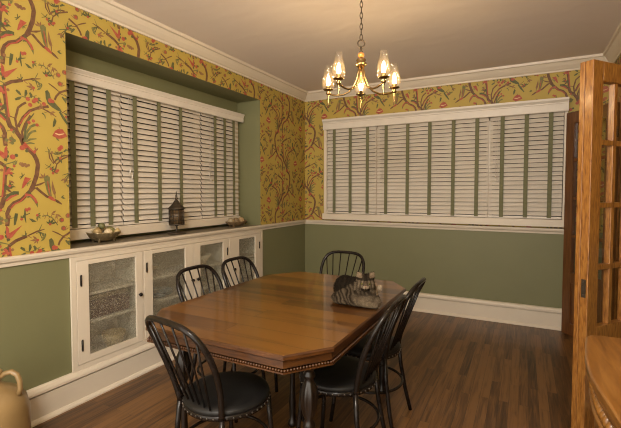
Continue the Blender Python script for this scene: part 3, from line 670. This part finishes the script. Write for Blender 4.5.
    lk(m,a.outputs[0],hm.inputs[1]); lk(m,rr.outputs[0],hm.inputs[2]); lk(m,hm.outputs[0],P(m).inputs['Base Color'])
    me.materials.append(m)
    c=bpy.data.objects.new('cat',me); COL.objects.link(c); c.location=loc
    tag(c,'fluffy brown tabby cat lying on the dining table, facing the camera','cat')
    eye=mat('amber_green_cat_eye',(.10,.095,.02),.08,0,.6,.8)
    for sx in (-1,1):
        e=MB().ball(R3@Vector((.026+sx*.0185,.0835,(.1175-zmin)*1.06)),.0072,12); e.build('eye',eye,c)
        pu=MB().ball(R3@Vector((.026+sx*.0185,.0888,(.1172-zmin)*1.06)),.0022,8,.0045); pu.build('pupil',mat('cat_pupil',(.003,.003,.003),.1),c)
    MB().ball(R3@Vector((.026,.1035,(.1085-zmin)*1.06)),.0036,10,.0028).build('nose',mat('pink_brown_cat_nose',(.20,.08,.06),.4),c)
make_cat()

# ------------------------------------------------------------------ chandelier
CH=Vector((1.611,-2.243,0)); ZC=1.995
cd=thing('chandelier','five-arm brass chandelier with glass chimney shades hanging by a chain','chandelier',(CH.x,CH.y,CEIL))
def cz(z): return z-CEIL
MB().lathe([(.001,-.032),(.02,-.030),(.045,-.02),(.062,-.006),(.064,-.0005),(.001,-.0005)],seg=24).build('canopy',M['brass'],cd)
cn=MB(); z=-.03; k=0
while z>cz(2.305):
    a=.5+(PI/2 if k%2 else 0); u=Vector((math.cos(a),math.sin(a),0))
    cn.tube([Vector((0,0,z-.017))+u*.0085*math.cos(2*PI*i/12)+Vector((0,0,.020*math.sin(2*PI*i/12))) for i in range(12)],.0026,6,closed=True); z-=.033; k+=1
cn.build('chain',M['iron'],cd)
MB().tube([(math.cos(.46)*.021*math.cos(2*PI*i/20),math.sin(.46)*.021*math.cos(2*PI*i/20),cz(2.262)+.021*math.sin(2*PI*i/20)) for i in range(20)],.0045,8,closed=True).build('hanging_ring',M['iron'],cd)
MB().lathe([(.006,cz(2.243)),(.008,cz(2.232)),(.005,cz(2.22)),(.012,cz(2.212)),(.006,cz(2.207))],seg=14).build('top_stem',M['iron'],cd)
MB().ball((0,0,cz(2.192)),.020,18,.018).build('amber_ball',M['amber'],cd)
MB().lathe([(.008,cz(2.176)),(.026,cz(2.168)),(.030,cz(2.160)),(.024,cz(2.150)),(.034,cz(2.142)),(.036,cz(2.134)),(.02,cz(2.12)),(.001,cz(2.118))],seg=20).build('hub_cap',M['brass'],cd)
VA=math.atan2(CAM.y-CH.y,CAM.x-CH.x)
for k in range(5):
    a=VA+PI/5+2*PI*k/5; u=Vector((math.cos(a),math.sin(a),0))
    raw=[(.012,2.135),(.018,2.09),(.028,2.045),(.048,2.005),(.080,1.975),(.120,1.962),(.160,1.962),(.190,1.968),(.212,1.978)]
    arm=MB().tube([u*r+Vector((0,0,cz(z))) for r,z in raw],[.0062]*6+[.0058]*3,8).build('arm',M['brass'],cd)
    c=u*.218+Vector((0,0,cz(ZC)))
    MB().lathe([(.001,-.026),(.010,-.024),(.016,-.014),(.010,-.004),(.012,.0),(.030,.006),(.034,.011),(.020,.012),(.014,.014),(.014,.034),(.001,.034)],c,18).build('candle_cup',M['brass'],arm)
    MB().lathe([(.0005,-.098),(.003,-.085),(.006,-.070),(.004,-.060),(.007,-.048),(.004,-.040),(.008,-.030),(.006,-.022)],c,10).build('finial',M['brass'],arm)
    MB().lathe([(.007,.034),(.010,.045),(.0120,.058),(.0110,.070),(.007,.084),(.004,.094),(.0006,.100)],c,14).build('candle_bulb',M['bulb'],arm)
    sh=MB().lathe([(.022,.013),(.034,.022),(.040,.045),(.038,.070),(.030,.100),(.023,.130),(.021,.160),(.0195,.160),(.0215,.130),(.0285,.100),(.0365,.070),(.0385,.045),(.0325,.023),(.021,.0145)],c,24); sh.build('glass_shade',M['chimney'],arm)

# ------------------------------------------------------------------ doors
def leaf_parts(Wd,H,t,wood,parent,name,off=0.0):
    """x along the leaf from the free edge (0) to the hinge edge (Wd)"""
    st=.089; tr=.105; br=.60; mu=.030; a=off-t/2; b=off+t/2
    f=MB(); f.box(0,st,a,b,.008,H); f.box(Wd-st,Wd,a,b,.008,H)
    f.box(st,Wd-st,a,b,H-tr,H); f.box(st,Wd-st,a,b,.008,.12); f.box(st,Wd-st,a,b,br-.10,br)
    f.box(st,Wd-st,off-.008,off+.008,.12,br-.10)
    n=3; pw=(Wd-2*st-2*mu)/3; z0,z1=br,H-tr; ph=(z1-z0-3*mu)/4
    for k in (1,2): f.box(st+k*pw+(k-1)*mu,st+k*pw+k*mu,a+.006,b-.006,z0,z1)
    for k in (1,2,3): f.box(st,Wd-st,a+.006,b-.006,z0+k*ph+(k-1)*mu,z0+k*ph+k*mu)
    o=f.build(name,wood,parent,bevel=.003)
    MB().box(st,Wd-st,off-.002,off+.002,z0,z1).build('glass_panes',M['glass'],o)
    return o
R0=Vector((2.832,-1.985,0)); hv=Vector((3.185,-1.535,0))
dv=(hv-R0); Wn=dv.length; an=math.atan2(dv.y,dv.x)
d1=bpy.data.objects.new('door_1',None); COL.objects.link(d1); d1.location=R0; d1.rotation_euler=(0,0,an); d1['kind']='structure'
lf=leaf_parts(Wn,2.06,.044,M['oak'],d1,'door_leaf',.022)
MB().box(-.002,.05,.0445,.072,.008,2.06).build('astragal_strip',M['oak'],d1,bevel=.003)
lp=MB().box(-.003,.0005,.010,.034,0.77,0.87); lp.ball((-.003,.022,.855),.004,8); lp.ball((-.003,.022,.785),.004,8); lp.box(-.006,0,.016,.028,.81,.83); lp.build('latch_plate',M['iron'],lf)
for z in (.25,1.05,1.82):
    MB().lathe([(.006,0),(.006,.09)],(Wn+.004,.0,z),8).build('hinge',M['darkmetal'],lf)
L0=Vector((2.872,-.095,0)); hv2=Vector((3.185,-.485,0)); dv=hv2-L0; W2=dv.length
d2=bpy.data.objects.new('door_2',None); COL.objects.link(d2); d2.location=L0; d2.rotation_euler=(0,0,math.atan2(dv.y,dv.x)); d2['kind']='structure'
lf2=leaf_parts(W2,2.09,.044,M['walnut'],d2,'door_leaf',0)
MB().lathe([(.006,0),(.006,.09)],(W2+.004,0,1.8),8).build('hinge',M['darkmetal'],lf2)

# ------------------------------------------------------------------ sideboard at the right edge
sb=thing('sideboard','golden oak sideboard with a curved carved front edge by the open door','sideboard',(2.95,-3.4,0))
def sw(p): return (p[0]-2.95,p[1]+3.4)
fr_=[(2.760,-2.925),(2.728,-2.938),(2.712,-2.965),(2.699,-3.065),(2.688,-3.161),(2.683,-3.274),(2.684,-3.33),(2.690,-3.40),(2.704,-3.524),(2.716,-3.66),(2.712,-3.80),(2.70,-3.90)]
top=[sw(p) for p in fr_]+[sw((3.17,-3.90)),sw((3.17,-2.925))]
MB().prism(top,.826,.852).build('sideboard_top',M['oakside'],sb,bevel=.006,seg=3)
ins=[(x+.030,y-(.02 if i<3 else 0)) for i,(x,y) in enumerate(fr_)]
MB().prism([sw(p) for p in ins]+[sw((3.16,-3.89)),sw((3.16,-2.945))],.20,.826).build('sideboard_body',M['oakside'],sb)
cv=MB()
for i,z in ((0,.800),(1,.735)): cv.tube([Vector((*sw((x+.022,y-(.015 if k<3 else 0))),z)) for k,(x,y) in enumerate(fr_)],.010,8)
for k in range(2,10):
    x0,y0=fr_[k]; x1,y1=fr_[k+1]
    for j in range(3):
        t=(j+.5)/3; cv.ball(Vector((*sw((x0+(x1-x0)*t+.024,y0+(y1-y0)*t)),.767)),.014,8,.018)
cv.build('carved_trim',M['oakside'],sb)
for x,y in ((2.79,-3.0),(2.79,-3.82),(3.1,-3.0),(3.1,-3.82)):
    MB().lathe([(.001,0),(.022,0),(.026,.04),(.018,.08),(.03,.16),(.03,.20),(.001,.20)],Vector((*sw((x,y)),0)),14).build('leg',M['oakside'],sb)

# ------------------------------------------------------------------ stoneware jug
jg=thing('stoneware_jug','tan stoneware jug with a loop handle on the floor at the left edge','jug',(.225,-3.625,0))
MB().lathe([(.001,0),(.130,0),(.142,.015),(.150,.06),(.152,.20),(.150,.27),(.138,.325),(.105,.370),(.060,.398),(.040,.408),(.034,.425),(.036,.445),(.042,.452),(.044,.468),(.038,.474),(.028,.470),(.026,.42),(.001,.42)],seg=40).build('jug_body',M['stoneware'],jg)
ha=math.radians(35)
hp=[(.034,.440),(.060,.462),(.088,.468),(.112,.452),(.124,.42),(.126,.385),(.120,.352)]
MB().tube([Vector((r*math.cos(ha),r*math.sin(ha),z)) for r,z in hp],[.011,.0125,.013,.013,.0125,.012,.013],10).build('jug_handle',M['stoneware'],jg)
